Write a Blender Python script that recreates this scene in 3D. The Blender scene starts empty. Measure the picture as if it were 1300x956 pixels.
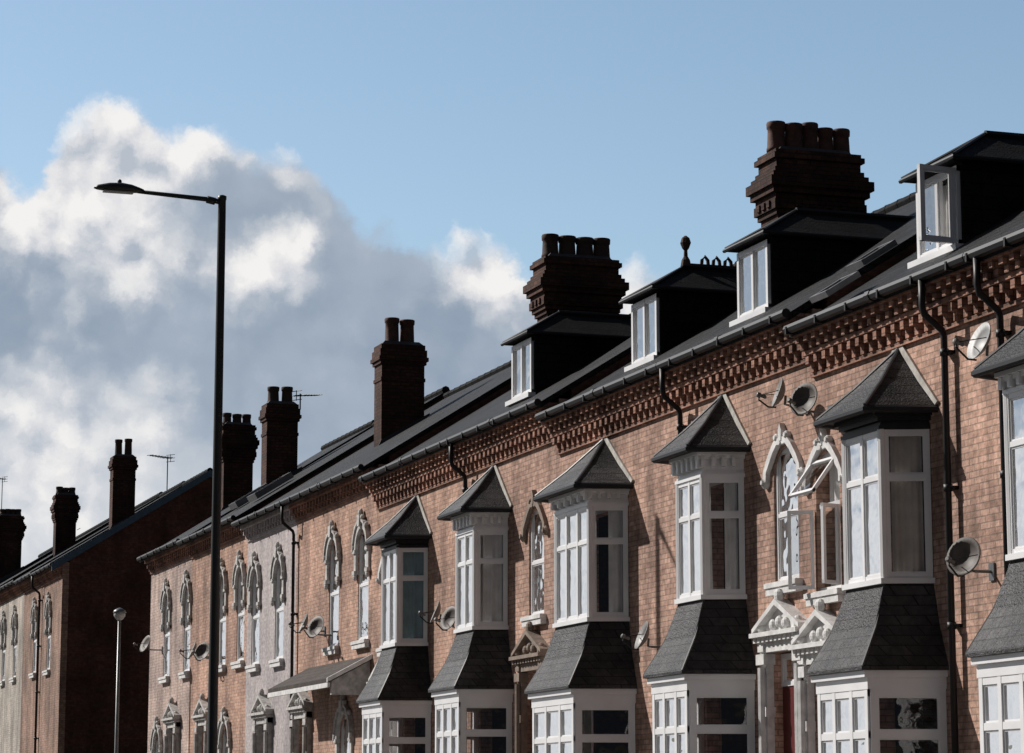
import bpy, math, random
from mathutils import Vector, Matrix
random.seed(7)
scene = bpy.context.scene
COL = scene.collection
V = Vector
# ------------------------------------------------------------------ camera
FPX = 3500.0; YAW = math.radians(18.42); PIT = math.radians(9.83); EYE = V((0, 0, 1.6))
cam_d = bpy.data.cameras.new('camera'); cam = bpy.data.objects.new('camera', cam_d); COL.objects.link(cam)
cam.location = EYE; cam.rotation_euler = (math.radians(90)+PIT, 0, -YAW)
cam_d.sensor_width = 36; cam_d.lens = FPX/1300*36; cam_d.shift_y = -44.5/1300; cam_d.clip_end = 6000
scene.camera = cam
scene.view_settings.view_transform = 'Standard'; scene.view_settings.look = 'None'; scene.view_settings.exposure = 0
cF = V((math.sin(YAW)*math.cos(PIT), math.cos(YAW)*math.cos(PIT), math.sin(PIT)))
cR = V((math.cos(YAW), -math.sin(YAW), 0)); cU = cR.cross(cF)
def ray(px, py): return (cF + cR*((px-650)/FPX) + cU*((433.5-py)/FPX)).normalized()
def at_x(px, py, X):
    d = ray(px, py); return EYE + d*(X/d.x)
def at_y(px, py, Y):
    d = ray(px, py); return EYE + d*(Y/d.y)
FX = 15.0      # facade plane
SL = 0.63      # roof slope
def roof_pt(px, py, E):
    d = ray(px, py)   # z = E+.22+(x-15)*SL
    t = (E+.22-15*SL-EYE.z)/(d.z-SL*d.x); return EYE+d*t
# ------------------------------------------------------------------ mesh builder
class MB:
    def __init__(s): s.v = []; s.f = []
    def add(s, vs, fs):
        n = len(s.v); s.v += [tuple(v) for v in vs]; s.f += [tuple(i+n for i in f) for f in fs]; return s
    def obox(s, O, A, B, C):
        O, A, B, C = V(O), V(A), V(B), V(C)
        vs = [O, O+A, O+A+B, O+B, O+C, O+A+C, O+A+B+C, O+B+C]
        fs = [(0,3,2,1),(4,5,6,7),(0,1,5,4),(1,2,6,5),(2,3,7,6),(3,0,4,7)]
        if A.cross(B).dot(C) < 0: fs = [f[::-1] for f in fs]
        return s.add(vs, fs)
    def box(s, x0, x1, y0, y1, z0, z1):
        return s.obox((x0,y0,z0), (x1-x0,0,0), (0,y1-y0,0), (0,0,z1-z0))
    def loft(s, rings, cap=True):
        n = len(rings[0]); vs = [p for r in rings for p in r]; fs = []
        for k in range(len(rings)-1):
            for i in range(n):
                j = (i+1) % n; fs.append((k*n+i, k*n+j, (k+1)*n+j, (k+1)*n+i))
        if cap: fs.append(tuple(range(n))[::-1]); fs.append(tuple(range((len(rings)-1)*n, len(rings)*n)))
        return s.add(vs, fs)
    def prism_x(s, poly, x0, x1):   # poly of (y,z)
        return s.loft([[(x0,y,z) for y,z in poly], [(x1,y,z) for y,z in poly]])
    def prism_y(s, poly, y0, y1):   # poly of (x,z)
        return s.loft([[(x,y0,z) for x,z in poly], [(x,y1,z) for x,z in poly]])
    def tube(s, pts, r, n=8, r2=None):
        pts = [V(p) for p in pts]; rings = []
        for i, p in enumerate(pts):
            t = (pts[min(i+1,len(pts)-1)]-pts[max(i-1,0)]).normalized()
            a = V((0,0,1)) if abs(t.z) < .9 else V((1,0,0))
            u = t.cross(a).normalized(); w = t.cross(u)
            rr = r if r2 is None else r+(r2-r)*i/(len(pts)-1)
            rings.append([p+(u*math.cos(k*2*math.pi/n)+w*math.sin(k*2*math.pi/n))*rr for k in range(n)])
        return s.loft(rings)
    def lathe(s, c, prof, n=14, axis=(0,0,1)):
        q = V((0,0,1)).rotation_difference(V(axis).normalized()); c = V(c)
        return s.loft([[c+q@V((r*math.cos(k*2*math.pi/n), r*math.sin(k*2*math.pi/n), z)) for k in range(n)] for r, z in prof])
    def ball(s, c, rx, ry, rz, n=10, m=6):
        c = V(c); rings = []
        for i in range(m+1):
            a = -math.pi/2+math.pi*i/m; a = max(min(a, 1.5), -1.5)
            rings.append([c+V((rx*math.cos(a)*math.cos(k*2*math.pi/n), ry*math.cos(a)*math.sin(k*2*math.pi/n), rz*math.sin(a))) for k in range(n)])
        return s.loft(rings)
    def build(s, name, mat, parent=None, smooth=False):
        org = V((0,0,0))
        if parent is not None:
            r = parent
            while r.parent: r = r.parent
            org = V(r.location)
        me = bpy.data.meshes.new(name)
        me.from_pydata([tuple(V(v)-org) for v in s.v], [], s.f); me.update()
        me.materials.append(mat)
        if smooth:
            for p in me.polygons: p.use_smooth = True
        o = bpy.data.objects.new(name, me); COL.objects.link(o)
        if parent is not None: o.parent = parent
        return o
def thing(name, loc, label, cat, group=None):
    o = bpy.data.objects.new(name, None); COL.objects.link(o); o.location = loc
    o['label'] = label; o['category'] = cat; o.empty_display_size = .2
    if group: o['group'] = group
    return o
# ------------------------------------------------------------------ materials
def newmat(name):
    m = bpy.data.materials.new(name); m.use_nodes = True; nt = m.node_tree; nt.nodes.clear()
    out = nt.nodes.new('ShaderNodeOutputMaterial'); b = nt.nodes.new('ShaderNodeBsdfPrincipled')
    nt.links.new(b.outputs[0], out.inputs[0]); return m, nt, b, out
def N(nt, t, **kw):
    n = nt.nodes.new(t)
    for k, v in kw.items(): setattr(n, k, v)
    return n
def posvec(nt, zk=1.0):
    g = N(nt, 'ShaderNodeNewGeometry'); s = N(nt, 'ShaderNodeSeparateXYZ'); nt.links.new(g.outputs['Position'], s.inputs[0])
    a = N(nt, 'ShaderNodeMath', operation='ADD'); nt.links.new(s.outputs[0], a.inputs[0]); nt.links.new(s.outputs[1], a.inputs[1])
    z = N(nt, 'ShaderNodeMath', operation='MULTIPLY'); nt.links.new(s.outputs[2], z.inputs[0]); z.inputs[1].default_value = zk
    c = N(nt, 'ShaderNodeCombineXYZ'); nt.links.new(a.outputs[0], c.inputs[0]); nt.links.new(z.outputs[0], c.inputs[1])
    return g, c
def mulcol(nt, a, b, fac=1.0, mode='MULTIPLY'):
    m = N(nt, 'ShaderNodeMix', data_type='RGBA', blend_type=mode); m.inputs[0].default_value = fac
    nt.links.new(a, m.inputs[6]); nt.links.new(b, m.inputs[7]); return m.outputs[2]
def noise_ramp(nt, vec, scale, lo, hi, detail=5, p0=.3, p1=.7, stretch=None):
    n = N(nt, 'ShaderNodeTexNoise'); n.inputs['Scale'].default_value = scale; n.inputs['Detail'].default_value = detail
    if stretch:
        mp = N(nt, 'ShaderNodeMapping'); mp.inputs['Scale'].default_value = stretch; nt.links.new(vec, mp.inputs[0]); vec = mp.outputs[0]
    nt.links.new(vec, n.inputs['Vector'])
    r = N(nt, 'ShaderNodeValToRGB'); nt.links.new(n.outputs[0], r.inputs[0])
    r.color_ramp.elements[0].position = p0; r.color_ramp.elements[1].position = p1
    r.color_ramp.elements[0].color = (*lo, 1); r.color_ramp.elements[1].color = (*hi, 1)
    return r.outputs[0]
def brick_mat(name, c1, c2, mort, bw=.228, rh=.077, ms=.008, bump=.6, rough=.9, dirt=.55, zk=1.0, spec=.25, bd=.012, streak=.68):
    m, nt, b, out = newmat(name); g, c = posvec(nt, zk)
    t = N(nt, 'ShaderNodeTexBrick'); nt.links.new(c.outputs[0], t.inputs['Vector'])
    t.inputs['Color1'].default_value = (*c1, 1); t.inputs['Color2'].default_value = (*c2, 1); t.inputs['Mortar'].default_value = (*mort, 1)
    t.inputs['Scale'].default_value = 1; t.inputs['Mortar Size'].default_value = ms; t.inputs['Mortar Smooth'].default_value = .15
    t.inputs['Brick Width'].default_value = bw; t.inputs['Row Height'].default_value = rh; t.inputs['Bias'].default_value = -.1
    P = g.outputs['Position']
    c_ = mulcol(nt, t.outputs[0], noise_ramp(nt, P, .9, (dirt,)*3, (1.12, 1.08, 1.05), 7))
    c_ = mulcol(nt, c_, noise_ramp(nt, P, 11, (.66,)*3, (1.22,)*3, 3))
    c_ = mulcol(nt, c_, noise_ramp(nt, P, 1.6, (streak,)*3, (1.05,)*3, 4, .35, .55, (1, 1.6, .22)))
    nt.links.new(c_, b.inputs['Base Color']); b.inputs['Roughness'].default_value = rough
    b.inputs['Specular IOR Level'].default_value = spec
    n = N(nt, 'ShaderNodeTexNoise'); n.inputs['Scale'].default_value = 40; nt.links.new(P, n.inputs['Vector'])
    h = N(nt, 'ShaderNodeMath', operation='MULTIPLY_ADD'); nt.links.new(t.outputs['Fac'], h.inputs[0]); h.inputs[1].default_value = -1.0
    nt.links.new(n.outputs[0], h.inputs[2])
    bp = N(nt, 'ShaderNodeBump'); bp.inputs['Strength'].default_value = bump; bp.inputs['Distance'].default_value = bd
    nt.links.new(h.outputs[0], bp.inputs['Height']); nt.links.new(bp.outputs[0], b.inputs['Normal'])
    return m
def plain(name, col, rough=.5, var=.75, scale=3, metal=0, spec=.5, bump=0):
    m, nt, b, out = newmat(name); g = N(nt, 'ShaderNodeNewGeometry'); P = g.outputs['Position']
    nt.links.new(noise_ramp(nt, P, scale, tuple(x*var for x in col), col, 6), b.inputs['Base Color'])
    b.inputs['Roughness'].default_value = rough; b.inputs['Metallic'].default_value = metal; b.inputs['Specular IOR Level'].default_value = spec
    if bump:
        n = N(nt, 'ShaderNodeTexNoise'); n.inputs['Scale'].default_value = 25; n.inputs['Detail'].default_value = 6; nt.links.new(P, n.inputs['Vector'])
        bp = N(nt, 'ShaderNodeBump'); bp.inputs['Strength'].default_value = bump; bp.inputs['Distance'].default_value = .01
        nt.links.new(n.outputs[0], bp.inputs['Height']); nt.links.new(bp.outputs[0], b.inputs['Normal'])
    return m
M = {}
M['brick'] = brick_mat('red_brick', (.62,.405,.325), (.42,.26,.20), (.33,.24,.19))
M['brick2'] = brick_mat('orange_brick', (.62,.40,.31), (.45,.275,.21), (.36,.26,.205))
M['brick_pale'] = brick_mat('pale_pink_brick', (.60,.47,.425), (.50,.385,.34), (.43,.34,.30))
M['brick_far'] = brick_mat('muted_far_brick', (.42,.28,.225), (.33,.215,.165), (.27,.2,.165))
M['brick_cream'] = brick_mat('cream_painted_brick', (.54,.50,.45), (.50,.46,.41), (.44,.40,.36))
M['painted'] = brick_mat('grey_pink_painted_brick', (.46,.425,.43), (.44,.405,.41), (.42,.38,.385), bump=.25, dirt=.8, streak=.85)
M['brick_dark'] = brick_mat('sooty_brick', (.125,.060,.044), (.070,.036,.029), (.042,.033,.028), dirt=.4)
M['brick_gable_shade'] = brick_mat('shaded_gable_brick', (.15,.068,.05), (.11,.05,.038), (.085,.06,.048))  # base colour lowered so the gable facing the camera reads as shaded
M['brick_corbel'] = brick_mat('cornice_brick', (.48,.265,.20), (.35,.185,.135), (.2,.14,.11), dirt=.45)
M['slate'] = brick_mat('roof_slate', (.036,.037,.041), (.017,.018,.020), (.004,.004,.005), bw=.3, rh=.115, ms=.008, rough=.66, dirt=.42, bump=1.0, bd=.025, spec=.16)
M['slate_bay'] = brick_mat('bay_slate', (.068,.066,.068), (.038,.038,.041), (.012,.012,.012), bw=.22, rh=.12, ms=.006, rough=.52, dirt=.32, bump=.9, bd=.02, streak=.55)
M['tile_brown'] = brick_mat('brown_tile', (.07,.052,.04), (.045,.035,.03), (.015,.013,.012), bw=.2, rh=.1, ms=.006, rough=.7)
M['white'] = plain('white_upvc', (.80,.80,.81), .35, .86, 2)
M['stone'] = plain('painted_stone', (.74,.73,.72), .8, .66, 7, bump=.4)
M['stone_worn'] = plain('weathered_stone', (.60,.58,.56), .85, .5, 8, bump=.5)
M['stone_brown'] = plain('brown_sandstone', (.28,.22,.18), .9, .6, 7, bump=.5)
M['mortar'] = plain('pale_mortar', (.54,.52,.48), .9, .6, 9)
M['black'] = plain('black_plastic', (.012,.012,.014), .5, .7, spec=.35)
M['lead'] = plain('lead_flashing', (.05,.052,.06), .5, .7, 5)
M['dormer'] = brick_mat('dormer_slate_hanging', (.018,.0185,.020), (.011,.0115,.013), (.004,.004,.004), bw=.28, rh=.16, ms=.006, rough=.8, bump=.8, spec=.1)
M['pot'] = plain('chimney_pot_clay', (.12,.052,.037), .8, .45, 9, bump=.3)
M['pot_dark'] = plain('sooty_pot', (.065,.036,.029), .85, .5, 9, bump=.3)
M['lamp'] = plain('black_painted_steel', (.010,.011,.012), .45, .7, 4)
M['grey_steel'] = plain('galvanised_steel', (.16,.17,.175), .4, .7, 8, metal=.4)
M['lens'] = plain('frosted_lens', (.4,.41,.41), .2, .9)
M['dish'] = plain('grey_dish', (.14,.135,.13), .5, .75, 9)
M['dish_rust'] = plain('weathered_brown_dish', (.09,.07,.06), .6, .6, 9)
M['dish_pale'] = plain('pale_dish', (.33,.33,.33), .5, .8, 9)
M['blue'] = plain('blue_bargeboard', (.06,.12,.18), .5, .7, 6)
M['curtain'] = plain('net_curtain', (.76,.75,.73), .9, .8, 5)
M['curtain_tan'] = plain('tan_curtain', (.62,.55,.48), .9, .75, 5)
M['curtain_teal'] = plain('teal_curtain', (.27,.39,.42), .9, .75, 5)
M['skylight'] = plain('skylight_glass', (.02,.025,.03), .08, .8, 2)
M['skyframe'] = plain('skylight_frame', (.22,.22,.23), .5, .7, 5)
M['room'] = plain('dark_interior', (.03,.028,.026), .9, .6, 2)
M['door'] = plain('dark_red_door', (.12,.02,.02), .35, .8)
M['asphalt'] = plain('asphalt', (.055,.055,.057), .9, .7, 6, bump=.5)
M['paving'] = brick_mat('paving_slabs', (.24,.23,.22), (.2,.19,.18), (.1,.1,.1), bw=.6, rh=.6)
M['kerb'] = plain('kerb_stone', (.3,.29,.28), .85, .7, 6)
M['earth'] = plain('ground_earth', (.08,.08,.06), .95, .6, .5)
M['paint'] = plain('road_paint', (.7,.7,.68), .8, .7, 9)
def glass():
    m = bpy.data.materials.new('window_glass'); m.use_nodes = True; nt = m.node_tree; nt.nodes.clear()
    out = N(nt, 'ShaderNodeOutputMaterial'); tr = N(nt, 'ShaderNodeBsdfTransparent'); gl = N(nt, 'ShaderNodeBsdfGlossy')
    tr.inputs[0].default_value = (.84,.84,.84,1); gl.inputs['Roughness'].default_value = .02; gl.inputs[0].default_value = (.92,.92,.92,1)
    fr = N(nt, 'ShaderNodeFresnel'); fr.inputs[0].default_value = 1.5
    a = N(nt, 'ShaderNodeMath', operation='MULTIPLY_ADD'); nt.links.new(fr.outputs[0], a.inputs[0]); a.inputs[1].default_value = .95; a.inputs[2].default_value = .03; a.use_clamp = True
    g = N(nt, 'ShaderNodeNewGeometry'); n = N(nt, 'ShaderNodeTexNoise'); n.inputs['Scale'].default_value = 2.2; nt.links.new(g.outputs['Position'], n.inputs['Vector'])
    bp = N(nt, 'ShaderNodeBump'); bp.inputs['Strength'].default_value = .4; bp.inputs['Distance'].default_value = .05
    nt.links.new(n.outputs[0], bp.inputs['Height']); nt.links.new(bp.outputs[0], gl.inputs['Normal'])
    mx = N(nt, 'ShaderNodeMixShader'); nt.links.new(a.outputs[0], mx.inputs[0]); nt.links.new(tr.outputs[0], mx.inputs[1]); nt.links.new(gl.outputs[0], mx.inputs[2])
    nt.links.new(mx.outputs[0], out.inputs[0]); return m
M['glass'] = glass()
# ------------------------------------------------------------------ window pieces
def frame_grid(fm, pm, O, U, W, us=(), vs=(), bw=.07, th=.07, inner=True):
    """frame bars in the plane O + U,W; thickness along the outward normal"""
    O, U, W = V(O), V(U), V(W); n = U.cross(W).normalized()
    if n.x > 0: n = -n
    ul, wl = U.length, W.length; uh, wh = U/ul, W/wl
    U0 = [0]+[u*ul-bw/2 for u in us]+[ul-bw]
    for a in U0: fm.obox(O+uh*a-n*th/2, uh*bw, W, n*th)
    W0 = [0]+[w*wl-bw/2 for w in vs]+[wl-bw]
    for a in W0: fm.obox(O+wh*a-n*(th/2-.004), U, wh*bw, n*(th-.008))
    if inner:
        ed_u = [0]+[u*ul for u in us]+[ul]; ed_w = [0]+[w*wl for w in vs]+[wl]; k = .022
        for i in range(len(ed_u)-1):
            for j in range(len(ed_w)-1):
                a0 = ed_u[i]+(bw if i == 0 else bw/2); a1 = ed_u[i+1]-(bw if i == len(ed_u)-2 else bw/2)
                b0 = ed_w[j]+(bw if j == 0 else bw/2); b1 = ed_w[j+1]-(bw if j == len(ed_w)-2 else bw/2)
                t = th*.5
                for q in (a0, a1-k): fm.obox(O+uh*q+wh*b0-n*t/2, uh*k, wh*(b1-b0), n*t)
                for q in (b0, b1-k): fm.obox(O+uh*a0+wh*q-n*(t/2-.003), uh*(a1-a0), wh*k, n*(t-.006))
    pm.add([O, O+U, O+U+W, O+W], [(0,1,2,3)])
def curtain(cm, O, U, W, amp=.04, f=7, a=0, b=1, drop=0):
    O, U, W = V(O), V(U), V(W); n = U.cross(W).normalized(); m = 36; ph = random.random()*6
    top = []; bot = []
    for i in range(m+1):
        t = a+(b-a)*i/m; d = n*amp*(math.sin(ph+t*U.length*f*2*math.pi/1.2+math.sin(t*7+ph))+.4*math.sin(t*31+ph))
        bot.append(O+U*t+d+W*drop); top.append(O+U*t+W+d*.5)
    cm.add(bot+top, [(i, i+1, m+2+i, m+1+i) for i in range(m)])
def plan(yc, d, c, hw, g=0, x0=FX):
    k = g*.75
    return [(x0, yc-hw-c-k), (x0-d-g, yc-hw-k*.8), (x0-d-g, yc+hw+k*.8), (x0, yc+hw+c+k)]
def ring(p, z): return [(x, y, z) for x, y in p]
def bay(h, yc, E, G, hw=.5, nl=1, d=.52, c=.22, frieze='white', skin='curtain', top=1.75, side_cur=None, side_skin=None, front=((0, .4), (.6, 1))):
    zt, zb = E-top, E-3.5
    P = plan(yc, d, c, hw)
    body = MB()
    body.loft([ring(plan(yc,d,c,hw,.0), zt), ring(plan(yc,d,c,hw,.0), E-1.52)])
    for g, a, b2 in ((.05, zt-.005, zt+.045), (.025, zt+.045, zt+.08), (.07, E-1.62, E-1.565), (.12, E-1.565, E-1.515)):
        if b2 < E-1.51 and b2 > a and (g > .06 or b2 < E-1.63): body.loft([ring(plan(yc,d,c,hw,g), a), ring(plan(yc,d,c,hw,g), b2)])
    bw_ = body.build('bay_window', M[frieze], h)
    if top > 1.72:
        lo = E-1.75 if top > 1.8 else E-1.70
        for k in range(6):
            y = yc-hw+2*hw*k/5; br = MB(); br.box(FX-d-.10, FX-d-.002, y-.03, y+.03, lo, E-1.57); br.build('bracket', M[frieze], bw_)
        A = V((P[0][0],P[0][1],0)); B = V((P[1][0],P[1][1],0)); t = (B-A).normalized(); nn = V((t.y, -t.x, 0))
        if nn.y > 0: nn = -nn
        for k in range(4):
            q = A+(B-A)*(.2+.25*k); br = MB(); br.obox((q.x, q.y, lo+.02), t*.05, nn*.10, (0,0,.13)); br.build('bracket', M[frieze], bw_)
    fm, pm = MB(), MB()
    segs = [(P[0],P[1],()), (P[1],P[2], (.5,) if nl == 1 else tuple((i+1)/(nl+1) for i in range(nl))), (P[2],P[3],())]
    for (a, b2, us) in segs:
        frame_grid(fm, pm, (a[0],a[1],zb), (b2[0]-a[0], b2[1]-a[1], 0), (0,0,zt-zb), us, (.68,), .06, .065)
    for q in P[1:3]: fm.tube([(q[0], q[1], zb), (q[0], q[1], zt)], .055, 8)
    fm.build('window_frame', M['white'], bw_); pm.build('pane', M['glass'], bw_)
    Q = plan(yc, d-.12, c, hw-.07)
    for a_, b_ in front:
        cm = MB(); curtain(cm, (Q[1][0], Q[1][1], zb+.03), (0, Q[2][1]-Q[1][1], 0), (0,0,zt-zb-.08), .035, a=a_, b=b_)
        cm.build('curtain', M[skin], bw_)
    sc = side_cur if side_cur is not None else (0, .6)
    if sc[1] > 0:
        cm = MB(); curtain(cm, (Q[0][0]-.06, Q[0][1]+.03, zb+.03), (Q[1][0]-Q[0][0]+.04, Q[1][1]-Q[0][1]-.02, 0), (0,0,zt-zb-.08), .02, a=sc[0], b=sc[1])
        cm.build('curtain', M[side_skin or skin], bw_)
    sl = MB(); sl.loft([ring(plan(yc,d,c,hw,.07), zb-.06), ring(plan(yc,d,c,hw,.07), zb+.005)]); sl.build('sill', M['white'], bw_)
    rf = MB(); z0 = E-1.51; ov = plan(yc, d, c, hw, .30)
    apex = (FX, yc, E-.62)
    r0 = [(x, y, z0) for x, y in ov]; r1 = [(x, y, z0+.05) for x, y in ov]
    def lerp(p, t): return tuple(p[i]+(apex[i]-p[i])*t for i in range(3))
    mid = [lerp(p, .45) for p in r1]; mid = [(x, y, z-.03) for x, y, z in mid]
    vs = r0+r1+mid+[apex]
    fs = [(0,3,2,1)]+[(i, i+1, i+5, i+4) for i in range(3)]+[(4+i, 5+i, 9+i, 8+i) for i in range(3)]+[(8+i, 9+i, 12) for i in range(3)]+[(0,4,8,12,11,7,3)]
    rf.add(vs, fs); ro = rf.build('bay_roof', M['slate_bay'], bw_)
    for i in (1, 2):
        hp = MB(); hp.tube([V(r1[i])+V((0,0,.0)), V(mid[i])+V((0,0,.002)), V(apex)+V((-.02,0,-.01))], .022, 6)
        hp.build('hip_flashing', M['lead'], bw_)
    gt = MB(); gt.tube([V(r0[i]) for i in range(4)], .045, 7); gt.build('gutter', M['black'], bw_)
    for i, s in ((0,-1), (3,1)):
        fl = MB(); a = V(r1[i]); m_ = V(mid[i]); b2 = V(apex); w = V((0, s*.06, .035)); th = V((-.035,0,0))
        fl.loft([[a, a+w, a+w+th, a+th], [m_, m_+w*1.4, m_+w*1.4+th, m_+th], [b2, b2+w*.8+V((0,0,.05)), b2+w*.8+V((0,0,.05))+th, b2+th]])
        fl.build('mortar_flashing', M['mortar'], bw_)
    sk = MB(); za, zc = zb-.06, E-4.55
    sk.loft([ring(plan(yc,d,c,hw,.02), za), ring(plan(yc,d,c,hw,.20), (za+zc)/2-.03), ring(plan(yc,d,c,hw,.46), zc), ring(plan(yc,d,c,hw,.46), zc-.04)][::-1])
    s_o = sk.build('lower_bay', M['slate_bay'], h)
    for i in (1, 2):
        hp = MB(); hp.tube([ring(plan(yc,d,c,hw,.01), za)[i], ring(plan(yc,d,c,hw,.19), (za+zc)/2-.03)[i], ring(plan(yc,d,c,hw,.45), zc)[i]], .018, 6)
        hp.build('hip_flashing', M['lead'], s_o)
    fa = MB(); fa.loft([ring(plan(yc,d,c,hw,.36), zc-.26), ring(plan(yc,d,c,hw,.36), zc-.041)]); fa.loft([ring(plan(yc,d,c,hw,.41), zc-.12), ring(plan(yc,d,c,hw,.41), zc-.043)])
    fa.build('fascia', M['white'], s_o)
    fm, pm = MB(), MB(); P2 = plan(yc, d, c, hw, .32); zg = zc-2.0
    for (a, b2, us) in ((P2[0],P2[1],()), (P2[1],P2[2],(.33,.67)), (P2[2],P2[3],())):
        frame_grid(fm, pm, (a[0],a[1],zg), (b2[0]-a[0], b2[1]-a[1], 0), (0,0,zc-.26-zg), us, (.7,), .08, .07)
    fm.build('window_frame', M['white'], s_o); pm.build('pane', M['glass'], s_o)
    cm = MB(); Q = plan(yc, d+.2, c, hw+.1)
    curtain(cm, (Q[1][0], Q[1][1], zg), (0, Q[2][1]-Q[1][1], 0), (0,0,1.7)); cm.build('curtain', M['curtain'], s_o)
    bs = MB(); bs.loft([ring(P2, G-.4), ring(P2, zg)]); bs.build('bay_base', M['brick_corbel'], s_o)
    return [(yc-hw-c+.06, yc+hw+c-.06, zb, zt), (yc-hw-c-.1, yc+hw+c+.1, zg, zc-.26)], bw_
def hood(parent, yc, zt, r, mat, tall=0.0):
    m = MB(); n = 12; zc = zt-r; x1 = FX+.01
    if tall <= 0:      # small curled hood: low double curve with scroll ends and a bud
        pts = [(r+.22, -.03), (r+.20, .10), (r+.10, r*.62), (r*.80, r+.03), (r*.45, r+.13), (r*.22, r+.12), (.0, r+.17)]
        for s in (-1, 1):
            L = [(yc+s*a, zc+b) for a, b in pts]; I = [(yc+s*max(a-(.10 if i < 3 else .04), 0), zc+b-(0 if i < 2 else .04 if i == 2 else .09)) for i, (a, b) in enumerate(pts)]
            for i in range(len(pts)-1): m.prism_x([L[i], L[i+1], I[i+1], I[i]], FX-.07, x1)
            m.lathe((FX+.01, yc+s*(r+.20), zc-.03), [(.085,0),(.085,.06),(.05,.09),(.05,.06),(.035,.06),(.03,.11)], 12, (-1,0,0))
            m.lathe((FX+.01, yc+s*(r*.42), zc+r+.14), [(.055,0),(.055,.07),(.03,.10)], 10, (-1,0,0))
        m.prism_x([(yc-.035, zc+r+.08), (yc+.035, zc+r+.08), (yc+.05, zc+r+.22), (yc, zc+r+.32), (yc-.05, zc+r+.22)], FX-.08, x1)
        return m.build('hood_moulding', mat, parent)
    ri, ro, x0 = r, r+.13, FX-.07
    for i in range(n):
        a0, a1 = math.pi*i/n, math.pi*(i+1)/n
        for (p, q_, xx) in ((ri, ro, x0), (ro, ro+.05, x0-.035)):
            m.prism_x([(yc+p*math.cos(a0), zc+p*math.sin(a0)*1.08), (yc+q_*math.cos(a0), zc+q_*math.sin(a0)*1.08), (yc+q_*math.cos(a1), zc+q_*math.sin(a1)*1.08), (yc+p*math.cos(a1), zc+p*math.sin(a1)*1.08)], xx, x1)
    for s in (-1, 1):
        y = yc+s*(r+.08); lo = zc-.05-tall
        m.box(FX-.055, FX+.012, y-.07, y+.07, lo, zc+.001)
        m.box(FX-.09, FX+.012, y-.095, y+.095, lo-.02, lo+.06)
        m.box(FX-.09, FX+.011, y-.095, y+.095, zc-.05, zc+.02)
        m.ball((FX-.045, y, lo-.06), .05, .08, .08)
        m.ball((FX-.06, y+s*.06, zc+.09), .05, .07, .08)
    z1 = zc+(ro+.05)*1.08
    m.prism_x([(yc-.07, z1-.16), (yc+.07, z1-.16), (yc+.11, z1+.07), (yc-.11, z1+.07)], FX-.13, FX+.01)
    m.ball((FX-.07, yc, z1+.12), .06, .08, .09)
    for s in (-1, 1): m.ball((FX-.07, yc+s*.13, z1+.02), .05, .07, .055); m.ball((FX-.06, yc+s*(ro+.03)*.72, zc+(ro+.05)*.8), .05, .06, .06)
    return m.build('hood_moulding', mat, parent)
def window(h, yc, zb, zt, w=.72, mat_hood='stone', tall=0., cur='curtain', sash=.5, arch=True, hooded=True, wallm=None, sill='stone', ropen=False, rec=.06):
    fm, pm, cm = MB(), MB(), MB(); X = FX+rec
    if not ropen: frame_grid(fm, pm, (X, yc-w/2, zb), (0,w,0), (0,0,zt-zb), (), (sash,), .055, .06)
    else: frame_grid(fm, MB(), (X, yc-w/2, zb), (0,w,0), (0,0,zt-zb), (), (.62,), .055, .06, inner=False)
    fo = fm.build('window', M['white'], h)
    if not ropen: pm.build('pane', M['glass'], fo)
    if cur:
        curtain(cm, (X+.12, yc-w/2, zb), (0,w,0), (0,0,zt-zb), a=0, b=.999 if cur != 'sides' else .35); cm.build('curtain', M['curtain' if cur == 'sides' else cur], fo)
    s = MB(); s.box(FX-.10, FX+.028, yc-w/2-.10, yc+w/2+.10, zb-.17, zb-.002); s.box(FX-.12, FX+.025, yc-w/2-.12, yc+w/2+.12, zb-.075, zb-.01)
    s.build('sill', M[sill], fo)
    if arch:
        a = MB(); r = w/2; n = 8
        for i in range(n):
            y0 = yc-r*math.cos(math.pi*i/n); y1 = yc-r*math.cos(math.pi*(i+1)/n)
            h0 = zt-r+r*math.sin(math.pi*i/n); h1 = zt-r+r*math.sin(math.pi*(i+1)/n)
            a.prism_x([(y0, h0), (y1, h1), (y1, zt), (y0, zt)], FX+.002, FX+rec-.032)
        a.build('arch_head', M[wallm or mat_hood], fo)
    if hooded: hood(fo, yc, zt, w/2, M[mat_hood], tall)
    return [(yc-w/2, yc+w/2, zb, zt)], fo
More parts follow.
